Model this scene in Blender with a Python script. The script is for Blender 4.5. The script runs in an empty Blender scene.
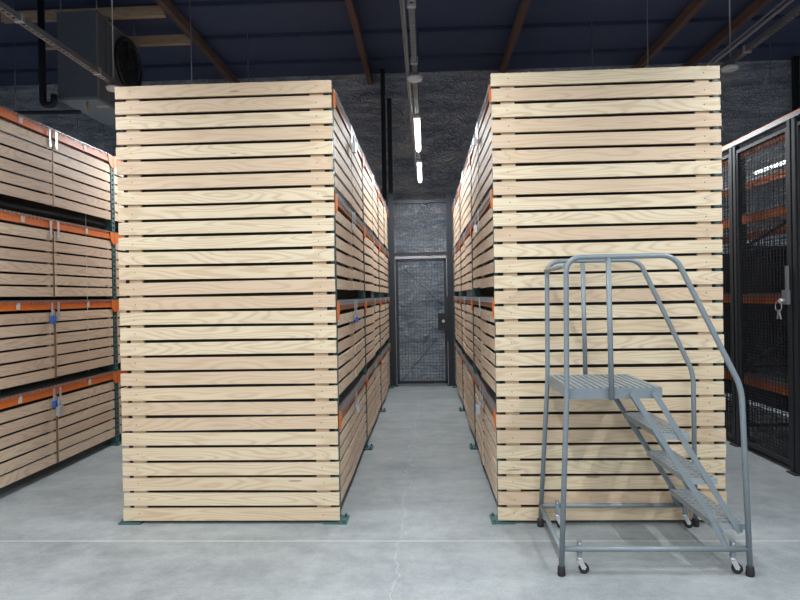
import bpy, math, random
from mathutils import Vector, Matrix
R = random.Random(7)
sc = bpy.context.scene
COL = sc.collection
PI = math.pi

# ------------------------------------------------------------------ camera, world, exposure
CAMH = 1.53
F = 605.66
yaw, pitch, roll = 0.04283, -0.00742, -0.01751
cam = bpy.data.objects.new('camera', bpy.data.cameras.new('camera'))
COL.objects.link(cam)
cam.data.sensor_width = 36.0
cam.data.lens = F / 800 * 36.0
cam.data.clip_start = 0.02
fw = Vector((-math.sin(yaw) * math.cos(pitch), math.cos(yaw) * math.cos(pitch), math.sin(pitch)))
rt = Vector((math.cos(yaw), math.sin(yaw), 0))
up = rt.cross(fw)
r2 = rt * math.cos(roll) + up * math.sin(roll)
u2 = -rt * math.sin(roll) + up * math.cos(roll)
M = Matrix((r2, u2, -fw)).transposed().to_4x4()
M.translation = Vector((0, 0, CAMH))
cam.matrix_world = M
sc.camera = cam

w = bpy.data.worlds.new('world'); sc.world = w; w.use_nodes = True
w.node_tree.nodes['Background'].inputs[0].default_value = (0.5, 0.6, 0.8, 1)
w.node_tree.nodes['Background'].inputs[1].default_value = 0.02
sc.view_settings.view_transform = 'Standard'
sc.view_settings.look = 'None'
sc.view_settings.gamma = 1
sc.view_settings.exposure = 0.0
LAMP_W = 43.0          # watts per strip light
LAMP_ZS = 3.37
STRIPS = (-5.42, -2.675, -0.062, 2.56, 5.2)
LAMP_YS = (-8.3, -6.2, -4.1, -2.0, 0.1, 2.2, 6.3, 8.4)

# ------------------------------------------------------------------ materials
def newmat(name):
    m = bpy.data.materials.new(name); m.use_nodes = True
    nt = m.node_tree; b = nt.nodes['Principled BSDF']
    return m, nt, b
def N(nt, typ, **kw):
    n = nt.nodes.new(typ)
    for k, v in kw.items():
        if k in n.inputs.keys(): n.inputs[k].default_value = v
        else: setattr(n, k, v)
    return n
def L(nt, a, b): nt.links.new(a, b)
def math_n(nt, op, a, b=None, c=None):
    n = nt.nodes.new('ShaderNodeMath'); n.operation = op
    for i, v in enumerate((a, b, c)):
        if v is None: continue
        if isinstance(v, (int, float)): n.inputs[i].default_value = v
        else: L(nt, v, n.inputs[i])
    return n.outputs[0]
def mixc(nt, fac, a, b, mode='MIX'):
    n = nt.nodes.new('ShaderNodeMix'); n.data_type = 'RGBA'; n.blend_type = mode
    if isinstance(fac, (int, float)): n.inputs[0].default_value = fac
    else: L(nt, fac, n.inputs[0])
    for i, v in ((6, a), (7, b)):
        if isinstance(v, tuple): n.inputs[i].default_value = (*v, 1)
        else: L(nt, v, n.inputs[i])
    return n.outputs[2]
def ramp(nt, fac, stops):
    n = nt.nodes.new('ShaderNodeValToRGB'); cr = n.color_ramp
    while len(cr.elements) < len(stops): cr.elements.new(0.5)
    for e, (p, c) in zip(cr.elements, stops):
        e.position = p; e.color = (*c, 1) if len(c) == 3 else c
    L(nt, fac, n.inputs[0]); return n.outputs[0]
def mapping(nt, vec, scale=(1, 1, 1)):
    n = nt.nodes.new('ShaderNodeMapping'); n.inputs['Scale'].default_value = scale
    L(nt, vec, n.inputs['Vector']); return n

def plain(name, col, rough=0.5, metal=0.0, var=0.06, scale=20, bump=0.0):
    m, nt, b = newmat(name)
    tc = N(nt, 'ShaderNodeTexCoord')
    no = N(nt, 'ShaderNodeTexNoise', Scale=scale, Detail=3.0)
    L(nt, tc.outputs['Object'], no.inputs['Vector'])
    dark = tuple(c * (1 - var * 2) for c in col); light = tuple(min(1, c * (1 + var)) for c in col)
    L(nt, mixc(nt, no.outputs['Fac'], dark, light), b.inputs['Base Color'])
    b.inputs['Roughness'].default_value = rough; b.inputs['Metallic'].default_value = metal
    if bump:
        bp = N(nt, 'ShaderNodeBump', Strength=bump, Distance=0.01)
        L(nt, no.outputs['Fac'], bp.inputs['Height']); L(nt, bp.outputs['Normal'], b.inputs['Normal'])
    return m

def wood(name, pale, mid, dark, grain=1.0, pink=(0.66, 0.42, 0.30), pinkamt=0.5):
    m, nt, b = newmat(name)
    tc = N(nt, 'ShaderNodeTexCoord'); geo = N(nt, 'ShaderNodeNewGeometry'); oi = N(nt, 'ShaderNodeObjectInfo')
    rnd = math_n(nt, 'FRACT', math_n(nt, 'ADD', math_n(nt, 'MULTIPLY', geo.outputs['Random Per Island'], 17.13), math_n(nt, 'MULTIPLY', oi.outputs['Random'], 5.71)))
    rnd2 = math_n(nt, 'FRACT', math_n(nt, 'MULTIPLY', rnd, 37.7))
    off = N(nt, 'ShaderNodeCombineXYZ')
    L(nt, math_n(nt, 'MULTIPLY', rnd, 91.0), off.inputs[0]); L(nt, math_n(nt, 'MULTIPLY', rnd2, 53.0), off.inputs[2])
    add = N(nt, 'ShaderNodeVectorMath', operation='ADD')
    L(nt, tc.outputs['Object'], add.inputs[0]); L(nt, off.outputs[0], add.inputs[1])
    mp = mapping(nt, add.outputs[0], (1.0, 6, 8.0))
    n1 = N(nt, 'ShaderNodeTexNoise', Scale=1.0, Detail=1.5, Roughness=0.4); L(nt, mp.outputs[0], n1.inputs['Vector'])
    rings = math_n(nt, 'SINE', math_n(nt, 'MULTIPLY', n1.outputs['Fac'], 105.0))
    rings = math_n(nt, 'MULTIPLY_ADD', rings, 0.5, 0.5)
    rings = math_n(nt, 'POWER', rings, 2.6)
    mpf = mapping(nt, add.outputs[0], (3.0, 25, 60)); nf = N(nt, 'ShaderNodeTexNoise', Scale=1.0, Detail=4.0, Roughness=0.7); L(nt, mpf.outputs[0], nf.inputs['Vector'])
    rings = math_n(nt, 'MULTIPLY', rings, math_n(nt, 'MULTIPLY_ADD', nf.outputs['Fac'], 1.6, 0.2))
    mp2 = mapping(nt, add.outputs[0], (2.5, 60, 160))
    n2 = N(nt, 'ShaderNodeTexNoise', Scale=1.0, Detail=2.0); L(nt, mp2.outputs[0], n2.inputs['Vector'])
    mp3 = mapping(nt, add.outputs[0], (1.5, 5, 9))
    n3 = N(nt, 'ShaderNodeTexNoise', Scale=1.0, Detail=1.0); L(nt, mp3.outputs[0], n3.inputs['Vector'])
    base = mixc(nt, rnd, pale, mid)
    pk = math_n(nt, 'MULTIPLY', math_n(nt, 'GREATER_THAN', rnd2, 0.62), pinkamt)
    base = mixc(nt, pk, base, pink)
    pk2 = ramp(nt, n3.outputs['Fac'], [(0.5, (0, 0, 0)), (0.75, (1, 1, 1))])
    base = mixc(nt, math_n(nt, 'MULTIPLY', pk2, 0.35), base, pink)
    f = math_n(nt, 'MULTIPLY', rings, 0.52 * grain)
    c = mixc(nt, f, base, dark)
    f2 = math_n(nt, 'MULTIPLY', n2.outputs['Fac'], 0.30 * grain)
    c = mixc(nt, f2, c, dark)
    # occasional knots
    vo = N(nt, 'ShaderNodeTexVoronoi', Scale=1.0); L(nt, mapping(nt, add.outputs[0], (1.1, 9, 9)).outputs[0], vo.inputs['Vector'])
    kn = math_n(nt, 'LESS_THAN', vo.outputs['Distance'], 0.055)
    c = mixc(nt, math_n(nt, 'MULTIPLY', kn, 0.6), c, (0.16, 0.08, 0.04))
    L(nt, c, b.inputs['Base Color'])
    b.inputs['Roughness'].default_value = 0.55
    bp = N(nt, 'ShaderNodeBump', Strength=0.12, Distance=0.002)
    L(nt, n2.outputs['Fac'], bp.inputs['Height']); L(nt, bp.outputs['Normal'], b.inputs['Normal'])
    return m

MAT = {}
MAT['pine'] = wood('pale_pine', (0.70, 0.61, 0.44), (0.66, 0.54, 0.375), (0.46, 0.32, 0.19), 1.0, (0.56, 0.40, 0.285), 0.6)
MAT['door_wood'] = wood('locker_pine', (0.76, 0.61, 0.46), (0.66, 0.52, 0.39), (0.40, 0.27, 0.17), 0.8, (0.60, 0.43, 0.33), 0.5)
MAT['batten'] = wood('batten_pine', (0.70, 0.60, 0.44), (0.66, 0.54, 0.38), (0.46, 0.31, 0.18), 0.6)
MAT['joist'] = wood('joist_wood', (0.62, 0.48, 0.33), (0.56, 0.42, 0.28), (0.22, 0.13, 0.08), 0.8, (0.4, 0.22, 0.13), 0.4)
MAT['darkjoist'] = wood('beam_wood', (0.19, 0.115, 0.085), (0.15, 0.09, 0.068), (0.08, 0.05, 0.04), 0.8, (0.15, 0.085, 0.065), 0.4)
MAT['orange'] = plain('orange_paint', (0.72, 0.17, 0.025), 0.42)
MAT['shaded_orange'] = plain('shaded_orange_paint', (0.30, 0.105, 0.045), 0.45, 0.0, 0.15, 8)  # orange beam paint browned so the colour carries the aisle shade
MAT['green'] = plain('green_paint', (0.045, 0.12, 0.115), 0.45)
MAT['wire'] = plain('zinc_wire', (0.30, 0.31, 0.32), 0.4, 0.7)
MAT['grey'] = plain('blue_grey_paint', (0.20, 0.236, 0.26), 0.38, 0.1)
MAT['lightgrey'] = plain('tread_grey_paint', (0.27, 0.31, 0.335), 0.36, 0.15)
MAT['black'] = plain('black_steel', (0.018, 0.021, 0.026), 0.45, 0.2)
MAT['cage'] = plain('charcoal_steel', (0.016, 0.020, 0.027), 0.6, 0.0)
MAT['meshgrey'] = plain('grey_mesh_wire', (0.05, 0.06, 0.07), 0.4, 0.4)
MAT['rubber'] = plain('black_rubber', (0.012, 0.012, 0.014), 0.7)
MAT['chrome'] = plain('zinc_plate', (0.6, 0.61, 0.62), 0.35, 0.6)
MAT['brass'] = plain('brass_lock', (0.55, 0.42, 0.2), 0.3, 0.8)
MAT['shade_sheet'] = plain('added_black_sheet', (0.012, 0.013, 0.015), 0.7)  # for the added sheets that keep slat gaps and rack interiors dark
MAT['blue'] = plain('blue_plastic', (0.03, 0.12, 0.5), 0.4)
MAT['galv'] = plain('galvanised_steel', (0.34, 0.35, 0.37), 0.38, 0.6)
MAT['duct'] = plain('grey_cabinet_steel', (0.17, 0.19, 0.215), 0.45, 0.4)
MAT['white'] = plain('white_plastic', (0.75, 0.76, 0.76), 0.4)
MAT['sticker'] = plain('grey_sticker', (0.62, 0.58, 0.54), 0.5)
MAT['stile'] = plain('taupe_strip', (0.17, 0.115, 0.08), 0.5)
MAT['screw'] = plain('dark_screw', (0.05, 0.045, 0.04), 0.5, 0.5)
def lampmat():
    m, nt, b = newmat('lit_diffuser')
    b.inputs['Base Color'].default_value = (0.9, 0.9, 0.9, 1)
    b.inputs['Emission Color'].default_value = (0.93, 0.97, 1, 1)
    b.inputs['Emission Strength'].default_value = 9.0
    return m
MAT['lamp'] = lampmat()

def floor_mat():
    m, nt, b = newmat('polished_concrete')
    tc = N(nt, 'ShaderNodeTexCoord'); P = tc.outputs['Object']
    n1 = N(nt, 'ShaderNodeTexNoise', Scale=1.6, Detail=9.0, Roughness=0.72); L(nt, P, n1.inputs['Vector'])
    n2 = N(nt, 'ShaderNodeTexNoise', Scale=11.0, Detail=8.0, Roughness=0.75); L(nt, P, n2.inputs['Vector'])
    n3 = N(nt, 'ShaderNodeTexNoise', Scale=90.0, Detail=2.0); L(nt, P, n3.inputs['Vector'])
    mp = mapping(nt, P, (0.8, 2.2, 1)); n4 = N(nt, 'ShaderNodeTexNoise', Scale=2.0, Detail=5.0); L(nt, mp.outputs[0], n4.inputs['Vector'])
    s = math_n(nt, 'ADD', math_n(nt, 'MULTIPLY', n1.outputs['Fac'], 0.35), math_n(nt, 'MULTIPLY', n2.outputs['Fac'], 0.3))
    s = math_n(nt, 'ADD', s, math_n(nt, 'MULTIPLY', n4.outputs['Fac'], 0.2))
    s = math_n(nt, 'ADD', s, math_n(nt, 'MULTIPLY', n3.outputs['Fac'], 0.15))
    c = ramp(nt, s, [(0.40, (0.20, 0.225, 0.234)), (0.5, (0.285, 0.314, 0.323)), (0.60, (0.37, 0.40, 0.41))])
    # pale blotches
    vo = N(nt, 'ShaderNodeTexNoise', Scale=3.3, Detail=8.0, Roughness=0.7); L(nt, P, vo.inputs['Vector'])
    bl = ramp(nt, vo.outputs['Fac'], [(0.64, (0, 0, 0)), (0.72, (1, 1, 1))])
    c = mixc(nt, math_n(nt, 'MULTIPLY', bl, 0.3), c, (0.5, 0.53, 0.54))
    sep = N(nt, 'ShaderNodeSeparateXYZ'); L(nt, P, sep.inputs[0])
    X, Y = sep.outputs[0], sep.outputs[1]
    # straight saw-cut joint with pale filler
    j1 = math_n(nt, 'LESS_THAN', math_n(nt, 'ABSOLUTE', math_n(nt, 'SUBTRACT', Y, 3.76)), 0.0045)
    # wandering pale crack down the aisle
    cn = N(nt, 'ShaderNodeTexNoise', Scale=3.2, Detail=7.0, Roughness=0.7)
    cm = mapping(nt, P, (0.2, 1, 1)); L(nt, cm.outputs[0], cn.inputs['Vector'])
    xc = math_n(nt, 'ADD', math_n(nt, 'MULTIPLY', math_n(nt, 'SUBTRACT', cn.outputs['Fac'], 0.5), 0.30), math_n(nt, 'MULTIPLY_ADD', Y, 0.012, -0.235))
    wv = math_n(nt, 'MULTIPLY_ADD', n2.outputs['Fac'], 0.009, -0.0015)
    j2 = math_n(nt, 'LESS_THAN', math_n(nt, 'ABSOLUTE', math_n(nt, 'SUBTRACT', X, xc)), wv)
    j2 = math_n(nt, 'MULTIPLY', j2, 0.4)
    # thin diagonal hairline under the ladder
    dl = math_n(nt, 'ABSOLUTE', math_n(nt, 'SUBTRACT', math_n(nt, 'ADD', math_n(nt, 'MULTIPLY', X, 0.977), math_n(nt, 'MULTIPLY', Y, 0.214)), 2.146))
    j3 = math_n(nt, 'MULTIPLY', math_n(nt, 'LESS_THAN', dl, 0.0016), math_n(nt, 'MULTIPLY', math_n(nt, 'LESS_THAN', Y, 3.76), 0.55))
    j3 = math_n(nt, 'MULTIPLY', j3, math_n(nt, 'GREATER_THAN', Y, 3.28))
    c = mixc(nt, math_n(nt, 'MULTIPLY', j1, 0.8), c, (0.62, 0.64, 0.65))
    c = mixc(nt, j2, c, (0.56, 0.58, 0.58)); c = mixc(nt, j3, c, (0.6, 0.62, 0.6))
    L(nt, c, b.inputs['Base Color'])
    rr = math_n(nt, 'MULTIPLY_ADD', n2.outputs['Fac'], 0.3, 0.30)
    L(nt, rr, b.inputs['Roughness'])
    b.inputs['Specular IOR Level'].default_value = 0.35
    bp = N(nt, 'ShaderNodeBump', Strength=0.05, Distance=0.01); L(nt, n2.outputs['Fac'], bp.inputs['Height'])
    L(nt, bp.outputs['Normal'], b.inputs['Normal'])
    return m
def foil_mat():
    m, nt, b = newmat('foil_insulation')
    tc = N(nt, 'ShaderNodeTexCoord'); P = tc.outputs['Object']
    a = N(nt, 'ShaderNodeTexNoise', Scale=1.0, Detail=8.0, Roughness=0.75, Distortion=0.3); L(nt, mapping(nt, P, (1.2, 1, 7)).outputs[0], a.inputs['Vector'])
    big = N(nt, 'ShaderNodeTexNoise', Scale=1.1, Detail=2.0); L(nt, P, big.inputs['Vector'])
    wv = N(nt, 'ShaderNodeTexNoise', Scale=3.0, Detail=4.0, Roughness=0.6); L(nt, P, wv.inputs['Vector'])
    wp = N(nt, 'ShaderNodeVectorMath', operation='MULTIPLY_ADD'); L(nt, wv.outputs['Color'], wp.inputs[0]); wp.inputs[1].default_value = (.5, .5, .5); L(nt, P, wp.inputs[2])
    lines = None
    for sx, sz, th in ((2.2, 4.5, .035), (5.0, 11.0, .05), (3.5, 16.0, .06)):
        v = N(nt, 'ShaderNodeTexVoronoi', feature='DISTANCE_TO_EDGE', Scale=1.0)
        L(nt, mapping(nt, wp.outputs[0], (sx, 1, sz)).outputs[0], v.inputs['Vector'])
        l = ramp(nt, v.outputs['Distance'], [(0.0, (1, 1, 1)), (th, (0, 0, 0))])
        lines = l if lines is None else math_n(nt, 'MAXIMUM', lines, l)
    msk = ramp(nt, wv.outputs['Fac'], [(0.42, (0, 0, 0)), (0.60, (1, 1, 1))])
    crease = math_n(nt, 'MULTIPLY', lines, math_n(nt, 'MULTIPLY_ADD', msk, 0.9, 0.12))
    sep = N(nt, 'ShaderNodeSeparateXYZ'); L(nt, P, sep.inputs[0])
    zz = math_n(nt, 'ADD', sep.outputs[2], math_n(nt, 'MULTIPLY', a.outputs['Fac'], 0.05))
    seam = math_n(nt, 'LESS_THAN', math_n(nt, 'ABSOLUTE', math_n(nt, 'SUBTRACT', math_n(nt, 'FRACT', math_n(nt, 'DIVIDE', zz, 0.61)), 0.42)), 0.015)
    c = ramp(nt, a.outputs['Fac'], [(0.38, (0.28, 0.345, 0.45)), (0.5, (0.56, 0.65, 0.78)), (0.60, (0.90, 0.94, 0.98))])
    c = mixc(nt, crease, c, (0.95, 0.97, 1.0))
    c = mixc(nt, math_n(nt, 'MULTIPLY', seam, math_n(nt, 'MULTIPLY', msk, 0.6)), c, (0.9, 0.92, 0.95))
    L(nt, c, b.inputs['Base Color'])
    b.inputs['Metallic'].default_value = 0.1; b.inputs['Roughness'].default_value = 0.32
    bp = N(nt, 'ShaderNodeBump', Strength=1.0, Distance=0.08)
    L(nt, math_n(nt, 'ADD', math_n(nt, 'ADD', a.outputs['Fac'], big.outputs['Fac']), math_n(nt, 'MULTIPLY', lines, 0.4)), bp.inputs['Height'])
    L(nt, bp.outputs['Normal'], b.inputs['Normal'])
    return m
MAT['floor'] = floor_mat()
MAT['foil'] = foil_mat()
MAT['ceil'] = plain('navy_roof_lining', (0.065, 0.085, 0.165), 0.5, 0.0, 0.12, 1.5, 0.1)
MAT['wallgrey'] = plain('grey_wall', (0.5, 0.5, 0.5), 0.7)
MAT['seam'] = plain('navy_roof_band', (0.045, 0.06, 0.12), 0.5)

# ------------------------------------------------------------------ mesh builder
class MB:
    def __init__(s): s.v = []; s.f = []; s.sm = []; s.mi = []; s.m = 0
    def _add(s, vs, fs, sm=False):
        b = len(s.v); s.v += [tuple(v) for v in vs]
        s.f += [tuple(b + i for i in f) for f in fs]; s.sm += [sm] * len(fs); s.mi += [s.m] * len(fs)
    def box(s, x0, x1, y0, y1, z0, z1):
        if x0 > x1: x0, x1 = x1, x0
        if y0 > y1: y0, y1 = y1, y0
        if z0 > z1: z0, z1 = z1, z0
        s._add([(x0,y0,z0),(x1,y0,z0),(x1,y1,z0),(x0,y1,z0),(x0,y0,z1),(x1,y0,z1),(x1,y1,z1),(x0,y1,z1)],
               [(0,3,2,1),(4,5,6,7),(0,1,5,4),(1,2,6,5),(2,3,7,6),(3,0,4,7)])
        return s
    def bar(s, a, b, wd, h, up=(0,0,1)):
        """rectangular bar from a to b, width wd across, h along up"""
        a = Vector(a); b = Vector(b); d = (b - a).normalized(); u = Vector(up)
        if abs(d.dot(u)) > 0.99: u = Vector((0,1,0))
        r = d.cross(u).normalized() * wd / 2; u = r.cross(d).normalized() * h / 2
        vs = [a-r-u, a+r-u, a+r+u, a-r+u, b-r-u, b+r-u, b+r+u, b-r+u]
        s._add(vs, [(0,1,2,3),(7,6,5,4),(0,4,5,1),(1,5,6,2),(2,6,7,3),(3,7,4,0)]); return s
    def tube(s, path, r, n=12, cap=True):
        P = [Vector(p) for p in path]; rings = []
        t = (P[1]-P[0]).normalized(); ref = Vector((0,0,1)) if abs(t.z) < 0.9 else Vector((0,1,0))
        nv = t.cross(ref).normalized()
        for i, p in enumerate(P):
            if i == 0: t = (P[1]-P[0]).normalized()
            elif i == len(P)-1: t = (P[-1]-P[-2]).normalized()
            else: t = ((P[i+1]-p).normalized() + (p-P[i-1]).normalized()).normalized()
            nv = (nv - t * nv.dot(t)).normalized(); bv = t.cross(nv)
            rr = r[i] if isinstance(r, (list, tuple)) else r
            rings.append([p + nv*math.cos(2*PI*k/n)*rr + bv*math.sin(2*PI*k/n)*rr for k in range(n)])
        vs = [v for g in rings for v in g]; fs = []
        for i in range(len(P)-1):
            for k in range(n):
                k2 = (k+1) % n; fs.append((i*n+k, i*n+k2, (i+1)*n+k2, (i+1)*n+k))
        s._add(vs, fs, True)
        if cap:
            b = len(s.v) - len(vs)
            s.f.append(tuple(b+k for k in reversed(range(n)))); s.sm.append(False); s.mi.append(s.m)
            s.f.append(tuple(b+(len(P)-1)*n+k for k in range(n))); s.sm.append(False); s.mi.append(s.m)
        return s
    def cyl(s, a, b, r, n=16): return s.tube([a, b], r, n)
    def ring(s, c, r, tr, axis='y', n=24, m=8, a0=0, a1=2*PI):
        c = Vector(c); pts = []
        for i in range(n+1):
            a = a0 + (a1-a0)*i/n; u, v = math.cos(a)*r, math.sin(a)*r
            pts.append(c + (Vector((u,0,v)) if axis=='y' else Vector((0,u,v)) if axis=='x' else Vector((u,v,0))))
        return s.tube(pts, tr, m, cap=abs((a1-a0)-2*PI) > 1e-3)
    def build(s, name, mat, parent=None, loc=(0,0,0), rot=(0,0,0)):
        me = bpy.data.meshes.new(name); me.from_pydata(s.v, [], s.f)
        mats = mat if isinstance(mat, (list, tuple)) else [mat]
        for mm in mats: me.materials.append(MAT[mm])
        me.polygons.foreach_set('use_smooth', s.sm); me.polygons.foreach_set('material_index', s.mi)
        me.update()
        o = bpy.data.objects.new(name, me); COL.objects.link(o); o.location = loc; o.rotation_euler = rot
        if parent: o.parent = parent
        return o
def fillet(pts, r, n=8):
    P = [Vector(p) for p in pts]; out = [P[0]]
    for i in range(1, len(P)-1):
        a, p, b = P[i-1], P[i], P[i+1]
        d1 = (a-p).normalized(); d2 = (b-p).normalized()
        ang = d1.angle(d2); t = min(r/math.tan(ang/2), (a-p).length*.45, (b-p).length*.49) if r > 0 else 0
        s0, s1 = p + d1*t, p + d2*t
        for k in range(n+1):
            u = k/n; out.append(s0*(1-u)**2 + p*2*u*(1-u) + s1*u*u)
    out.append(P[-1]); return out
def tag(o, label=None, cat=None, group=None, kind=None):
    if label: o['label'] = label
    if cat: o['category'] = cat
    if group: o['group'] = group
    if kind: o['kind'] = kind
    return o
def empty(name, loc, label, cat, group=None, rz=0):
    o = bpy.data.objects.new(name, None); COL.objects.link(o); o.location = loc; o.rotation_euler = (0,0,rz)
    return tag(o, label, cat, group)
def dup(src, parent, loc, rot=None):
    c = src.copy(); COL.objects.link(c); c.parent = parent; c.location = loc
    if rot is not None: c.rotation_euler = rot
    for ch in src.children:
        g = ch.copy(); COL.objects.link(g); g.parent = c
    return c

# ------------------------------------------------------------------ room shell
X0, X1, Y0, Y1, ZC = -8.6, 8.6, -10.5, 11.1, 5.60
tag(MB().box(X0, X1, Y0, Y1, -0.1, 0).build('floor', 'floor'), kind='structure')
tag(MB().box(X0, X1, Y0, Y1, ZC, ZC+.1).build('ceiling', 'ceil'), kind='structure')
tag(MB().box(X0, X1, Y1, Y1+.1, 0, ZC).build('wall_back', 'foil'), kind='structure')
tag(MB().box(X0-.1, X0, Y0, Y1, 0, ZC).build('wall_left', 'foil'), kind='structure')
tag(MB().box(X1, X1+.1, Y0, Y1, 0, ZC).build('wall_right', 'foil'), kind='structure')
tag(MB().box(X0, X1, Y0-.1, Y0, 0, ZC).build('wall_front', 'wallgrey'), kind='structure')
for i in range(9):   # folded bands of the roof lining
    y = 2.9 + i*1.06
    tag(MB().box(X0+.02, X1-.02, y, y+.05, ZC-.06, ZC-.001).build('trim_%d' % (i+1), 'seam'), kind='structure')
for i, x in enumerate((-3.40, -.95, 1.415, 3.80, 4.68, 7.1)):
    tag(MB().box(x-.042, x+.042, Y0+.01, Y1-.01, ZC-.20, ZC-.062).build('trim_%d' % (20+i), 'darkjoist'), kind='structure')
for i, (y, z) in enumerate([(8.1, 5.50), (9.0, 5.50)]):
    tag(MB().box(-5.73, -3.47, y-.04, y+.04, z-.13, z).build('trim_%d' % (30+i), 'joist'), kind='structure')

# ------------------------------------------------------------------ slatted door (local X = long axis, -Y = outward)
def slats(mb, wdt, z0, n, pitch, hgt, th, seg=1, jit=0.0, bow=0.0, y=0.0):
    for i in range(n):
        za = z0 + i*pitch; j0 = R.uniform(-jit, jit); j1 = R.uniform(-jit, jit)
        dy = R.uniform(-.0015, .0015)
        xs = [j0 + (wdt + j1 - j0)*k/seg for k in range(seg+1)]
        ph = R.uniform(0, 6.28); am = R.uniform(0, bow); tl = R.uniform(-bow, bow)
        vs = []; fs = []
        for x in xs:
            t = x/wdt; dz = am*math.sin(ph + t*4.5) + tl*(t-.5)
            vs += [(x,y+dy,za+dz),(x,y+dy,za+hgt+dz),(x,y+dy+th,za+hgt+dz),(x,y+dy+th,za+dz)]
        for k in range(seg):
            a = k*4; b = a+4
            for q in range(4):
                q2 = (q+1) % 4; fs.append((a+q2, a+q, b+q, b+q2))
        fs.append((0,1,2,3)); e = seg*4; fs.append((e+3,e+2,e+1,e))
        mb._add(vs, fs)
def make_door(wd, pitch, gap=.025):
    if pitch > .0985: gap = .018
    mb = MB(); slats(mb, wd, 0, 6, pitch, pitch-gap, .012, 2, 0, .0015)
    for x in (.012, wd-.05): mb.box(x, x+.038, .017, .036, .0, 6*pitch-gap)
    o = mb.build('door', 'door_wood')
    h = MB(); z = 6*pitch
    h.box(wd-.050, wd-.022, -.014, -.010, z-.085, z+.070).box(wd-.050, wd-.022, -.014, -.001, z-.04, z-.03).box(wd-.026, wd-.010, -.012, -.001, z-.075, z-.055)
    h.build('hasp', 'chrome', o)
    return o

def deck(wx, wy, ins=.045):
    """wire deck wx deep (local X) by wy long (local Y)"""
    mb = MB(); n = int(wy/.05)
    for i in range(n+1):
        y = i*wy/n; mb.box(0, wx, y-.0025, y+.0025, .0, .005)
        mb.box(-.004, .001, y-.0025, y+.0025, -.03, .005); mb.box(wx-.001, wx+.004, y-.0025, y+.0025, -.03, .005)
    for i in range(7):
        x = i*wx/6; mb.box(x-.003, x+.003, 0, wy, -.006, -.001)
    return mb

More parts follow.
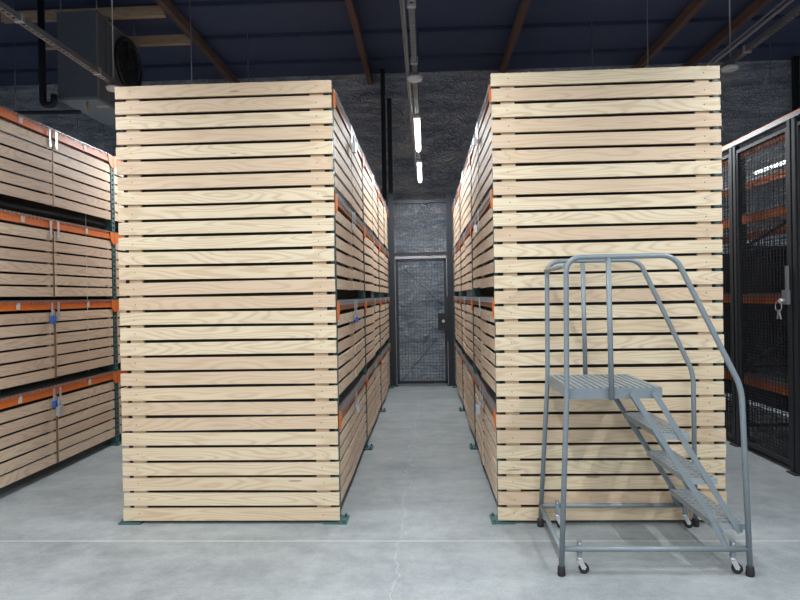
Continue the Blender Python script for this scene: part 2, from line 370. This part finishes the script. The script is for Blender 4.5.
protos = {}
def rack(label, xf, sgn, Ys, tops, depth, pitch, doors=True, group=None, stickers=False, beams_back=True, stile=False, BH=.062, beam='shaded_orange', post='green'):
    """xf face plane X, sgn = interior direction; Ys upright lines; tops = beam top heights"""
    root = empty('pallet_rack', (xf, Ys[0], 0), label, 'storage rack', group)
    out = -sgn
    PW = .072
    for y in Ys:
        yy = y - Ys[0]; mb = MB()
        for xx in (sgn*.001, sgn*(depth-PW)):
            a, b = xx, xx + sgn*PW
            # open C-section column with punched holes suggested by inset dark slots
            lo, hi = min(a, b), max(a, b)
            mb.box(lo, hi, yy-.036, yy-.032, 0, tops[0]-.03).box(lo, hi, yy+.032, yy+.036, 0, tops[0]-.03)
            fx = lo if out < 0 else hi-.004
            z = .03
            mb.box(fx, fx+.004, yy-.036, yy-.012, 0, tops[0]-.03).box(fx, fx+.004, yy+.012, yy+.036, 0, tops[0]-.03)
            while z < tops[0]-.06:
                mb.box(fx, fx+.004, yy-.012, yy+.012, z, z+.028); z += .0508
        z = .15; k = 0
        while z < tops[0]-.62:
            xa, xb = sgn*.06, sgn*(depth-.04)
            mb.bar((xa, yy, z), (xb, yy, z), .03, .03)
            mb.bar((xa if k % 2 else xb, yy, z), (xb if k % 2 else xa, yy, z+.6), .03, .03); z += .6; k += 1
        u = mb.build('upright', post, root)
        fp = MB(); c = sgn*.05
        fp.box(c-sgn*.105, c+sgn*.05, yy-.10, yy+.05, 0, .012)
        fp.cyl((c-sgn*.085, yy-.08, .01), (c-sgn*.085, yy-.08, .03), .009, 8)
        fp.cyl((c-sgn*.085, yy+.03, .01), (c-sgn*.085, yy+.03, .03), .009, 8)
        fp.build('foot_plate', post, u)
    for bi in range(len(Ys)-1):
        ya, yb = Ys[bi]-Ys[0]+.04, Ys[bi+1]-Ys[0]-.04
        if doors:
            MB().box(sgn*.30, sgn*.304, ya-.03, yb+.03, .06, tops[0]-.08).build('added_dark_panel', 'shade_sheet', root)  # added black sheet, stands in for the darkness inside the bins
        for ti, t in enumerate(tops):
            for side in (0, 1) if beams_back else (0,):
                s2 = out if side == 0 else -out
                xo = sgn*.0 if side == 0 else sgn*depth
                mb = MB()
                # stepped box beam: face, top ledge
                x_in = xo - s2*.04
                mb.box(xo+s2*.004, x_in, ya, yb, t-BH, t-BH*.45).box(xo-s2*.0, x_in, ya, yb, t-BH*.45, t)
                mb.box(xo+s2*.006, xo+s2*.000, ya, yb, t-BH*.6, t-BH*.5)
                mb.m = 1
                for e, q in ((ya, -1), (yb, 1)):      # wedge shaped end connector over the upright
                    x0, x1 = xo+s2*.002, xo+s2*.010
                    mb._add([(x0,e-q*.05,t),(x0,e+q*.036,t),(x0,e+q*.036,t-.125),(x0,e+q*.004,t-.125),(x0,e-q*.05,t-BH),
                             (x1,e-q*.05,t),(x1,e+q*.036,t),(x1,e+q*.036,t-.125),(x1,e+q*.004,t-.125),(x1,e-q*.05,t-BH)],
                            [(0,1,2,3,4),(9,8,7,6,5),(0,5,6,1),(1,6,7,2),(2,7,8,3),(3,8,9,4),(4,9,5,0)])
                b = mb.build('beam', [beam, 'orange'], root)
                if stickers and side == 0:
                    st = MB(); yc = ya + (yb-ya)*(.30 if ti < 2 else .26)
                    for yy in (yc, ya+(yb-ya)*.76):
                        st = MB().box(xo+s2*.005, xo+s2*.0085, yy-.022, yy+.022, t-BH*.9, t-BH*.2)
                        so = st.build('label_sticker', 'sticker', b); so['label'] = 'pale paper sticker on the orange beam'
            key = ('deck', round(depth,3), round(yb-ya,3))
            if key not in protos:
                d = deck(depth+.016, yb-ya).build('wire_deck', 'wire', root); protos[key] = d
                d.location = (min(-sgn*.008, sgn*(depth+.008)), ya, t+.004)
            else: dup(protos[key], root, (min(-sgn*.008, sgn*(depth+.008)), ya, t+.004))
            if doors:
                for side in (0, 1) if doors == 2 else (0,):
                    wd = (yb-ya-.026)/2
                    key = ('door', round(wd,3), pitch)
                    pr = protos.get(key)
                    z = t-BH-.018-6*pitch+.014
                    facing = out if side == 0 else -out
                    xx = (sgn*.006 if side == 0 else sgn*depth - sgn*.006)
                    for half in (0, 1):
                        ys = ya+.004 + half*(wd+.018)
                        mir = 1 if half == 0 else -1
                        if facing > 0: loc = (xx, ys, z); rz = PI/2; sx = mir; 
                        else: loc = (xx, ys+wd, z); rz = -PI/2; sx = -mir
                        if pr is None:
                            pr = make_door(wd, pitch); pr.parent = root; o = pr; protos[key] = pr
                        else: o = dup(pr, root, loc)
                        loc = (loc[0], loc[1], loc[2]+R.uniform(-.008, .006)); o.location = loc; o.rotation_euler = (0, 0, rz)
                        aj = R.uniform(0, .020)*(-1 if half == 0 else 1)*(1 if facing > 0 else -1)
                        o.rotation_euler = (0, 0, rz+aj)
                        if sx < 0:   # hinged on the other side: mirrored along its width
                            o.scale = (-1, 1, 1); o.location = (loc[0], loc[1] + (wd if rz > 0 else -wd), loc[2])
                if stile:
                    ym = (ya+yb)/2
                    MB().box(sgn*.02, out*.004, ym-.010, ym+.010, z-.01, t-BH-.01).build('door_stop', 'stile', root)
    return root

UL = (4.13, 6.08, 8.04, 10.06)
TC = (2.950, 2.235, 1.495, .735)
TO = (3.07, 2.255, 1.535, .775)
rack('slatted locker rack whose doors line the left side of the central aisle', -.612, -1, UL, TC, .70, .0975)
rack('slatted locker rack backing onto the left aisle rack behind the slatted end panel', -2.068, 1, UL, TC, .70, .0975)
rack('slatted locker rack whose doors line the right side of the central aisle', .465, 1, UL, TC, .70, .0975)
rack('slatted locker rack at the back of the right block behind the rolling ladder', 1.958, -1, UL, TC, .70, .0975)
rack('long orange beamed locker rack at the left edge of the photo', -3.315, -1, (2.09, 4.21, 6.33, 8.45, 10.57), TO, 1.1, .1, stickers=True, stile=True, BH=.074, beam='orange')
TR = (2.93, 2.27, 1.475, .675)
cage_rack = rack('dark rack with orange beams standing inside the black mesh cage', 3.17, 1, (2.10, 4.2, 6.3, 8.4, 10.5), TR, 1.1, .1, doors=False, BH=.085, beam='orange', post='cage')

# ------------------------------------------------------------------ slatted end panels
def end_panel(x0, x1, y, ztop, label, n=29):
    root = empty('slatted_end_panel', ((x0+x1)/2, y, 0), label, 'wooden panel', None)
    wdt = x1-x0; pitch = (ztop-.02)/n*1.0; h = pitch-.0188
    mb = MB(); slats(mb, wdt, .02+.004, n, (ztop-.02-h)/(n-1), h, .019, 8, .004, .0024, 0)
    mb.build('slats', 'pine', root, (-wdt/2, 0, 0))
    for s in (-1, 1):
        xc = s*(wdt/2-.108)
        MB().box(xc-.045, xc+.045, .0225, .044, .03, ztop-.04).build('batten', 'batten', root)
        for i in range(n):
            zc = .024 + i*(ztop-.02-h)/(n-1) + h*.5 + R.uniform(-.01, .01)
            xs = s*(wdt/2-.105)+R.uniform(-.006, .006)
            if 'screw' not in protos: c = MB().cyl((0, -.003, 0), (0, .004, 0), .0032, 8).build('screw', 'screw', root); protos['screw'] = c
            else: c = dup(protos['screw'], root, (0, 0, 0))
            c.location = (xs, 0, zc)
    MB().box(-wdt/2+.03, wdt/2-.03, .045, .048, .03, ztop-.03).build('added_dark_sheet', 'shade_sheet', root)  # added black sheet so the gaps between slats read as shade
    return root
end_panel(-2.0875, -.607, 4.043, 2.978, 'tall pale pine slatted panel closing the left rack block, nothing in front of it')
end_panel(.456, 1.939, 4.038, 2.985, 'tall pale pine slatted panel closing the right rack block, behind the rolling ladder')

# ------------------------------------------------------------------ mesh gate and frame at the aisle end
GY = 10.22
def mesh_panel(mb, x0, x1, z0, z1, px, pz, r, plane='xz', y=0.0):
    nx = max(1, int(round((x1-x0)/px))); nz = max(1, int(round((z1-z0)/pz)))
    for i in range(nx+1):
        x = x0+(x1-x0)*i/nx
        if plane == 'xz': mb.box(x-r, x+r, y-r, y+r, z0, z1)
        else: mb.box(y-r, y+r, x-r, x+r, z0, z1)
    for i in range(nz+1):
        z = z0+(z1-z0)*i/nz
        if plane == 'xz': mb.box(x0, x1, y+r, y+3*r, z-r, z+r)
        else: mb.box(y+r, y+3*r, x0, x1, z-r, z+r)
fr = empty('mesh_partition', (0, GY, 0), 'dark steel mesh frame with overhead panel spanning the end of the central aisle', 'partition')
for x in (-.568, .412):
    MB().box(x-.05, x+.05, -.05, .05, 0, 3.25).box(x-.075, x+.075, -.075, .075, 0, .012).build('post', 'cage', fr)
MB().box(-.518, .362, -.025, .025, 3.08, 3.13).build('top_rail', 'cage', fr)
MB().box(-.518, .362, -.025, .025, 2.20, 2.25).build('transom_rail', 'cage', fr)
mb = MB(); mesh_panel(mb, -.518, .362, 2.25, 3.08, .05, .05, .0022); mb.build('overhead_mesh', 'meshgrey', fr)
gt = empty('mesh_gate', (-.505, GY-.01, 0), 'dark wire mesh gate with black lock box at the end of the central aisle', 'gate')
W = .854
MB().box(0, .04, -.02, .02, .04, 2.14).box(W-.04, W, -.02, .02, .04, 2.14).box(0, W, -.02, .02, .04, .085).box(0, W, -.02, .02, 2.10, 2.14).build('gate_frame', 'cage', gt)
MB().box(-.011, -.001, -.03, .02, .02, 2.17).build('gate_edge_strip', 'galv', gt)
MB().box(W+.001, W+.011, -.03, .02, .02, 2.17).build('gate_edge_strip', 'galv', gt)
MB().box(-.011, W+.011, -.03, .02, 2.145, 2.185).build('gate_header', 'galv', gt)
mb = MB(); mesh_panel(mb, .04, W-.04, .085, 2.10, .05, .05, .0022); mb.build('gate_mesh', 'meshgrey', gt)
MB().tube([(.155, -.03, 1.97), (.80, -.03, 1.33)], .005, 6).build('brace_rod', 'black', gt)
MB().tube([(.085, -.03, .10), (.69, -.03, .80)], .005, 6).build('brace_rod', 'black', gt)
lk = MB().box(.70, .87, -.07, -.022, .94, 1.22).box(.85, .89, -.06, -.031, .75, 1.5).build('lock_box', 'black', gt)
MB().cyl((.79, -.085, 1.09), (.79, -.07, 1.09), .026, 14).box(.782, .798, -.10, -.085, 1.065, 1.115).build('thumb_turn', 'chrome', lk)
# tall posts of the next partition behind
for x, yy, z1, lab in ((-.71, 10.9, ZC-.001, 'tall black square column left of the mesh gate, the further and taller one'), (-.585, 10.62, 4.98, 'black square column hard against the left side of the mesh gate')):
    t = MB().box(-.038, .038, -.038, .038, 0, z1).box(-.06, .06, -.06, .06, 0, .012).build('steel_post', 'black'); t.location = (x, yy, 0)
    tag(t, lab, 'steel post')
    if z1 > 5: MB().tube([(.03, -.05, 5.10), (.36, .1, 4.80)], .012, 8).build('brace', 'galv', t)
t = MB().box(-.045, .045, -.045, .045, 0, ZC-.001).build('steel_post', 'black'); t.location = (6.55, 10.95, 0); tag(t, 'black column against the back wall at the right edge', 'steel post')

# wire dividers and rear mesh of the caged rack
for yy in (.2, 1.15, 2.2, 3.2, 4.35, 5.4, 6.4, 7.5):
    mb = MB(); mesh_panel(mb, .06, 1.04, .05, 2.84, .05, .06, .0024, 'xz', yy); mb.build('divider_mesh', 'cage', cage_rack)
mb = MB(); mesh_panel(mb, 0, 8.3, .05, 2.84, .05, .05, .0026, 'yz', 1.13); mb.build('rear_mesh', 'cage', cage_rack)
MB().box(1.14, 1.143, 0, 8.3, .05, 2.05).build('added_dark_panel', 'shade_sheet', cage_rack)  # added black sheet that darkens the view through the lower cage
# ------------------------------------------------------------------ right hand mesh cage
CX = 3.04
cg = empty('mesh_cage', (CX, 4.3, 0), 'black wire mesh cage front running along the right edge of the photo', 'mesh cage')
edges = [2.27, 3.22, 4.17, 5.12, 6.07, 7.02, 7.97, 8.92, 9.87]
ZT = 2.925
for i, e in enumerate(edges):
    yy = e-4.3
    MB().box(-.025, .025, yy-.055, yy-.012, 0, ZT).box(-.025, .025, yy+.012, yy+.055, 0, ZT).box(-.06, .06, yy-.06, yy+.06, 0, .01).build('post', 'cage', cg)
for a, b in zip(edges[:-1], edges[1:]):
    mb = MB(); mesh_panel(mb, a-4.3+.06, b-4.3-.06, .08, ZT-.06, .05, .03, .0024, 'yz'); 
    pn = mb.build('mesh_panel', 'cage', cg)
    fm = MB(); ya, yb = a-4.3+.056, b-4.3-.056
    fm.box(-.018, .018, ya, yb, .05, .09).box(-.018, .018, ya, yb, ZT-.08, ZT-.05)
    fm.box(-.018, .018, ya, ya+.03, .09, ZT-.08).box(-.018, .018, yb-.03, yb, .09, ZT-.08)
    fm.build('panel_frame', 'cage', pn)
MB().box(-.03, .03, edges[0]-4.3, edges[-1]-4.3, ZT, ZT+.028).build('top_rail', 'grey', cg)
MB().box(-.012, .05, edges[0]-4.3, edges[-1]-4.3, ZT+.029, ZT+.055).build('top_capping', 'orange', cg)['label'] = 'orange capping'
lp = MB().box(-.03, -.055, 5.14-4.3, 5.22-4.3, 1.40, 1.52).box(-.03, -.05, 5.155-4.3, 5.18-4.3, 1.52, 1.72).build('latch', 'galv', cg)
MB().cyl((-.10, 5.18-4.3, 1.43), (-.055, 5.18-4.3, 1.43), .018, 12).build('lock_cylinder', 'chrome', lp)
kr = empty('key_ring', (CX-.105, 5.18, 1.43), 'ring of keys hanging from the latch of the black mesh cage', 'keys')
MB().ring((0, 0, -.045), .045, .004, 'x', 24, 6).build('ring', 'chrome', kr)
for a in (-.25, .1, .4):
    MB().bar((0, a*.05, -.09), (0, a*.14, -.15), .012, .004).cyl((-.003, a*.04, -.085), (.003, a*.04, -.085), .012, 10).build('key', 'black' if a > .2 else 'chrome', kr)
# ------------------------------------------------------------------ padlocks
def padlock(loc, label, col, out=(1, 0), s=1.0, tag_=False):
    o = empty('padlock', loc, label, 'padlock')
    b = MB().box(-.012*s, .012*s, -.022*s, .022*s, -.055*s, -.0).build('lock_body', col, o)
    MB().tube(fillet([(0, -.015*s, -.002), (0, -.015*s, .045*s), (0, .015*s, .045*s), (0, .015*s, -.002)], .014*s, 5), .0038*s, 8).build('shackle', 'chrome', o)
    if tag_: MB().box(-.014*s, .014*s, -.014*s, .014*s, -.04*s, -.012*s).build('blue_band', 'blue', b)
    return o
XO = -3.315+.03
padlock((XO, 5.205, 1.40), 'blue padlock on the third tier latch of the left edge rack', 'blue', s=1.1)
padlock((XO, 5.205, .655), 'blue padlock hanging above a silver one on the bottom tier latch', 'blue', s=1.0)
padlock((XO+.02, 5.24, .60), 'silver padlock on the bottom tier latch of the left edge rack', 'chrome', s=1.5, tag_=False)
padlock((-.575, 5.02, 2.80), 'silver padlock high on the left wall of the central aisle', 'chrome', s=1.4)
padlock((-.580, 5.04, 1.36), 'blue padlock at eye level on the left wall of the central aisle', 'blue', s=.9)
padlock((-.580, 5.04, .62), 'silver padlock low on the left wall of the central aisle', 'chrome', s=1.0)
padlock((.412, 5.02, .62), 'blue and silver padlock low on the right wall of the central aisle', 'chrome', s=1.4, tag_=True)
padlock((.418, 5.04, 2.10), 'silver padlock on the second tier of the right aisle wall', 'chrome', s=1.1)
padlock((.426, 5.04, 2.82), 'silver padlock on the top tier of the right aisle wall', 'chrome', s=1.1)

# ------------------------------------------------------------------ rolling ladder
LY0, LY1 = 3.300, 3.998       # feet lines
PY0, PY1 = 3.372, 3.928       # platform lines
lad = empty('rolling_ladder', (1.21, 3.65, 0), 'blue-grey steel rolling warehouse ladder with handrails in front of the right panel', 'ladder')
def LP(x, y, z): return (x + .009*(y-3.65)/.35 - 1.21, y-3.65, z)
TR_ = .0147
XL, XR, XPL, XPR = .716, 1.714, .775, 1.284
for y, yp in ((LY0, PY0), (LY1, PY1)):
    sgn = 1 if y == LY0 else -1
    ypt = yp - sgn*.022
    pts = [LP(XL, y, .03), LP(XPL-.006, ypt, .97), LP(XPL+.002, ypt, 1.722 if sgn > 0 else 1.733), LP(1.360, ypt, 1.722 if sgn > 0 else 1.733), LP(XR-.016, y+sgn*.035, 1.00), LP(XR, y, .03)]
    P = [Vector(p) for p in pts]
    def rnd_corner(a, p, b, r, n=8):
        d1 = (a-p).normalized(); d2 = (b-p).normalized(); t = r
        s0, s1 = p+d1*t, p+d2*t
        return [s0*(1-k/n)**2 + p*2*(k/n)*(1-k/n) + s1*(k/n)**2 for k in range(n+1)]
    path = [P[0]] + rnd_corner(P[0], P[1], P[2], .05, 4) + rnd_corner(P[1], P[2], P[3], .088) + rnd_corner(P[2], P[3], P[4], .075) + rnd_corner(P[3], P[4], P[5], .07, 5) + [P[5]]
    MB().tube(path, TR_, 14).build('handrail', 'grey', lad)
    MB().tube([LP(1.012, ypt, .94), LP(1.004, ypt, 1.716)], TR_, 12).build('mid_post', 'grey', lad)
    MB().tube([LP(XL, y+sgn*.01, .14), LP(XR, y+sgn*.01, .14)], TR_, 12).build('base_rail', 'grey', lad)
    for xx in (XL, XR):
        MB().tube([LP(xx, y, 0), LP(xx, y, .010), LP(xx, y, .045), LP(xx, y, .052)], [.020, .0225, .020, .017], 14).build('rubber_foot', 'rubber', lad)
    # casters with spring bracket
    for xx in (XL+.105, XR-.077):
        yc = y + sgn*.028
        br = MB().box(*[LP(xx, yc, 0)[0]+d for d in (-.012, .012)], *[yc-3.65+d for d in (-.011, .011)], .085, .178).build('caster_bracket', 'grey', lad)
        MB().cyl(LP(xx, yc-.013, .165), LP(xx, yc-.0125, .165), .004, 8).build('bolt', 'white', br)
        c = MB(); wx = xx+.022
        c.cyl(LP(xx, yc, .072), LP(xx, yc, .088), .016, 14)
        for dy in (-.014, .014):
            c.bar(LP(xx-.002, yc+dy, .075), LP(wx, yc+dy, .030), .003, .026, up=(1,0,0))
        c.box(LP(xx,yc,0)[0]-.016, LP(xx,yc,0)[0]+.016, yc-3.65-.016, yc-3.65+.016, .066, .073)
        c.cyl(LP(wx, yc-.018, .030), LP(wx, yc+.018, .030), .006, 8)
        fk = c.build('caster', 'chrome', lad)
        MB().cyl(LP(wx, yc-.010, .0275), LP(wx, yc+.010, .0275), .0272, 22).build('wheel', 'rubber', fk)
    # stringers (two flat bars each side) and short leg
    ys = yp - sgn*.030
    for x0, z0, x1, z1 in ((1.118, .982, 1.582, .215), (1.236, .982, 1.684, .215)):
        MB().bar(LP(x0, ys, z0), LP(x1, ys, z1), .006, .030, up=(0,0,1)).bar(LP(x0+.014, ys+sgn*.012, z0), LP(x1+.014, ys+sgn*.012, z1), .024, .005, up=(0,0,1)).build('stringer', 'grey', lad)
    MB().bar(LP(1.545, ys, .27), LP(1.596, y+sgn*.012, .145), .026, .026).build('leg_brace', 'grey', lad)
MB().tube([LP(XL+.005, LY0, .135), LP(XL+.005, LY1, .135)], TR_, 12).build('base_rail', 'grey', lad)
MB().tube([LP(XPL-.006, PY0-.02, 1.675), LP(XPL-.006, PY1+.02, 1.675)], TR_*.9, 12).build('end_guard_rail', 'grey', lad)
# platform: skirt + ribbed surface
pf = MB(); ax, bx = LP(XPL, 3.65, 0)[0], LP(XPR, 3.65, 0)[0]; ay, by = PY0-3.65, PY1-3.65; zt = 1.0
pf.box(ax, bx, ay-.002, ay+.003, zt-.058, zt).box(ax, bx, by-.003, by+.002, zt-.058, zt)
pf.box(ax, ax+.004, ay, by, zt-.058, zt).box(bx-.004, bx, ay, by, zt-.058, zt)
plat = pf.build('platform', 'grey', lad)
rb = MB(); n = 14
for i in range(n):
    xa = ax+.004+(bx-ax-.008)*i/n; wv = (bx-ax-.008)/n
    # raised rib profile
    rb.box(xa+.003, xa+wv-.010, ay+.003, by-.003, zt-.012, zt+.004)
    rb.box(xa+wv-.010, xa+wv+.003, ay+.003, by-.003, zt-.014, zt-.006)
rb.build('ribbed_deck', 'lightgrey', plat)
# treads with punched holes
def tread(x0, x1, z):
    ax, bx = LP(x0, 3.65, 0)[0], LP(x1, 3.65, 0)[0]; ay, by = PY0-3.65-.020, PY1-3.65+.020
    mb = MB()
    # perforated plate: grid of cells with octagonal holes
    nx, ny = 4, 12; cx, cy = (bx-ax)/nx, (by-ay)/ny; r = .012
    for i in range(nx):
        for j in range(ny):
            x, y = ax+cx*(i+.5), ay+cy*(j+.5)
            sq = [(x-cx/2,y-cy/2),(x,y-cy/2),(x+cx/2,y-cy/2),(x+cx/2,y),(x+cx/2,y+cy/2),(x,y+cy/2),(x-cx/2,y+cy/2),(x-cx/2,y)]
            if (i+j) % 2 == 0 or True:
                hz = [(x+r*1.35*math.cos(a), y+r*.8*math.sin(a)) for a in [math.radians(225+45*k) for k in range(8)]]
                vs = [(px,py,z) for px,py in sq] + [(px,py,z+.001) for px,py in hz] + [(px,py,z-.004) for px,py in hz]
                fs = [(k,(k+1)%8,8+(k+1)%8,8+k) for k in range(8)] + [(8+k,8+(k+1)%8,16+(k+1)%8,16+k) for k in range(8)]
                mb._add(vs, fs)
    mb.box(ax, bx, ay-.003, ay, z-.032, z).box(ax, bx, by, by+.003, z-.032, z)
    mb.box(ax-.003, ax, ay, by, z-.032, z).box(bx, bx+.003, ay, by, z-.032, z)
    mb.build('tread', 'lightgrey', lad)
tread(1.262, 1.418, .752); tread(1.402, 1.562, .507); tread(1.546, 1.706, .260)

# ------------------------------------------------------------------ overhead strut lines, hanger rods and strip lights
names = {-5.42: 'beyond the left edge rack', -2.675: 'above the left aisle', -.062: 'above the central aisle', 2.56: 'above the right aisle', 5.2: 'above the mesh cage side'}
for X in STRIPS:
    st = empty('strut_channel', (X, 0, LAMP_ZS+.03), 'galvanised strut channel with conduit hung %s' % names[X], 'strut channel')
    ya, yb = -9.5, 10.2
    mb = MB(); mb.box(-.0205, -.018, ya, yb, 0, .041).box(.018, .0205, ya, yb, 0, .041).box(-.0205, .0205, ya, yb, .0385, .041)
    mb.box(-.0205, -.011, ya, yb, 0, .003).box(.011, .0205, ya, yb, 0, .003)
    y = 3.6
    while y < 6.3: mb.box(-.011, .011, y, y+.022, .0, .003); y += .05
    mb.build('channel', 'galv', st)
    if X < -1: cds = ((-.030, .008, .006),)
    elif X < 1: cds = ((-.050, .01, .010), (-.068, .035, .008))
    else: cds = ((-.13, .02, .012), (-.152, .04, .008))
    cb = MB()
    for off, cz, cr in cds: cb.tube([(off, ya, cz), (off, yb, cz)], cr, 8)
    cb.build('conduit', 'galv', st)
    hy = (1.5, 5.16, 7.0 if X > 0 else 6.95, 9.25) if abs(X) < 3 else (1.5, 5.16, 7.87, 9.3)
    for y in hy: MB().cyl((.0, y, .04), (.0, y, ZC-LAMP_ZS-.03), .006, 8).build('hanger_rod', 'galv', st)
    for y in (3.94, 4.90):
        MB().box(-.03, .03, y-.012, y+.012, -.006, .05).build('clamp', 'chrome', st)
    if abs(X) < 3:
        d = MB().tube([(0,0,-.045),(0,0,-.04),(0,0,-.018),(0,0,0)], [.035,.062,.068,.03], 24).build('occupancy_sensor', 'white')
        d.location = (X, 5.17, LAMP_ZS+.028)
        tag(d, 'round white sensor dome under the strut %s' % names[X], 'sensor')
for X in STRIPS:
    for Y in LAMP_YS:
        if Y > 2:
            nth = {6.3: 'nearer of the two lit tubes', 8.4: 'further of the two lit tubes', 2.2: 'lit tube nearest the camera just out of view'}[Y]
            lab = '%s hung %s' % (nth, names[X]); grp = None
        else: lab = 'white strip light in the rows over the open floor behind the camera'; grp = 'strip lights behind the camera'
        o = empty('strip_light', (X, Y, LAMP_ZS), lab, 'strip light', grp)
        if Y == LAMP_YS[0] and X == STRIPS[0]:
            h0 = MB().box(-.035, .035, 0, 1.4, .0, .028).build('housing', 'white', o)
            d0 = MB().tube([(0, .03, -.012), (0, .06, -.012), (0, 1.34, -.012), (0, 1.37, -.012)], [.018, .026, .026, .018], 14).build('diffuser', 'lamp', o)
            ld = bpy.data.lights.new('strip_light_lamp', 'AREA'); ld.shape = 'RECTANGLE'; ld.size = .06; ld.size_y = 1.3
            ld.energy = LAMP_W; ld.color = (0.93, 0.97, 1.0); ld.spread = PI
            l0 = bpy.data.objects.new('lamp', ld); COL.objects.link(l0); l0.parent = o; l0.location = (0, .7, -.045)
        else:
            for s in (h0, d0, l0): c = s.copy(); COL.objects.link(c); c.parent = o

# ------------------------------------------------------------------ air handler hanging at the upper left
ah = empty('air_handler', (-4.47, 8.28, 4.18), 'large dark grey air handler cabinet with round fan hung from the ceiling', 'air handler')
MB().box(-.26, .26, -.58, .58, 0, 1.11).build('cabinet', 'duct', ah)
MB().box(.261, .275, -.58, -.55, 0, 1.11).box(.261, .275, .55, .58, 0, 1.11).box(.261, .275, -.58, .58, 1.085, 1.11).box(.261, .275, -.33, -.31, 0, 1.085).build('panel_trim', 'galv', ah)
fn = MB(); fn.ring((.28, .25, .72), .35, .03, 'x', 40, 8); fn.ring((.30, .25, .72), .24, .006, 'x', 30, 6); fn.ring((.30, .25, .72), .12, .006, 'x', 24, 6)
fn.build('fan_shroud', 'black', ah)
fb = MB()
fb.cyl((.262, .25, .72), (.266, .25, .72), .34, 40)
for k in range(5):
    a = k*2*PI/5
    p0 = (.275, .25+.07*math.cos(a), .72+.07*math.sin(a)); p1 = (.275, .25+.32*math.cos(a+.25), .72+.32*math.sin(a+.25))
    fb.bar(p0, p1, .012, .12, up=(.2, math.cos(a+1.57), math.sin(a+1.57)))
fb.cyl((.262, .25, .72), (.30, .25, .72), .07, 20)
fb.build('fan_blades', 'black', ah)
MB().box(-.255, .255, -.575, .575, -.035, -.001).build('drain_pan', 'lightgrey', ah)
MB().box(.10, .26, -.35, -.25, -.045, -.036).build('drain_label', 'sticker', ah)
MB().tube([(.08, -.5, -.036), (.08, -.5, -.17)], .014, 8).build('drain_stub', 'brass', ah)
for x in (-.24, .24):
    for y in (-.52, .52): MB().cyl((x, y, 1.11), (x, y, ZC-4.18-.001), .007, 8).build('hanger_rod', 'galv', ah)
pp = empty('drain_pipe', (-4.885, 7.62, 0), 'thick black vertical pipe with trap bend left of the air handler', 'pipe')
MB().tube(fillet([(0, 0, ZC-.001), (0, 0, 4.06), (.15, 0, 4.06), (.15, 0, 4.19)], .07, 6), .042, 12).build('pipe', 'black', pp)
MB().tube([(-3.0, .12, 4.05), (.42, .12, 4.00)], .024, 10).build('branch_pipe', 'black', pp)
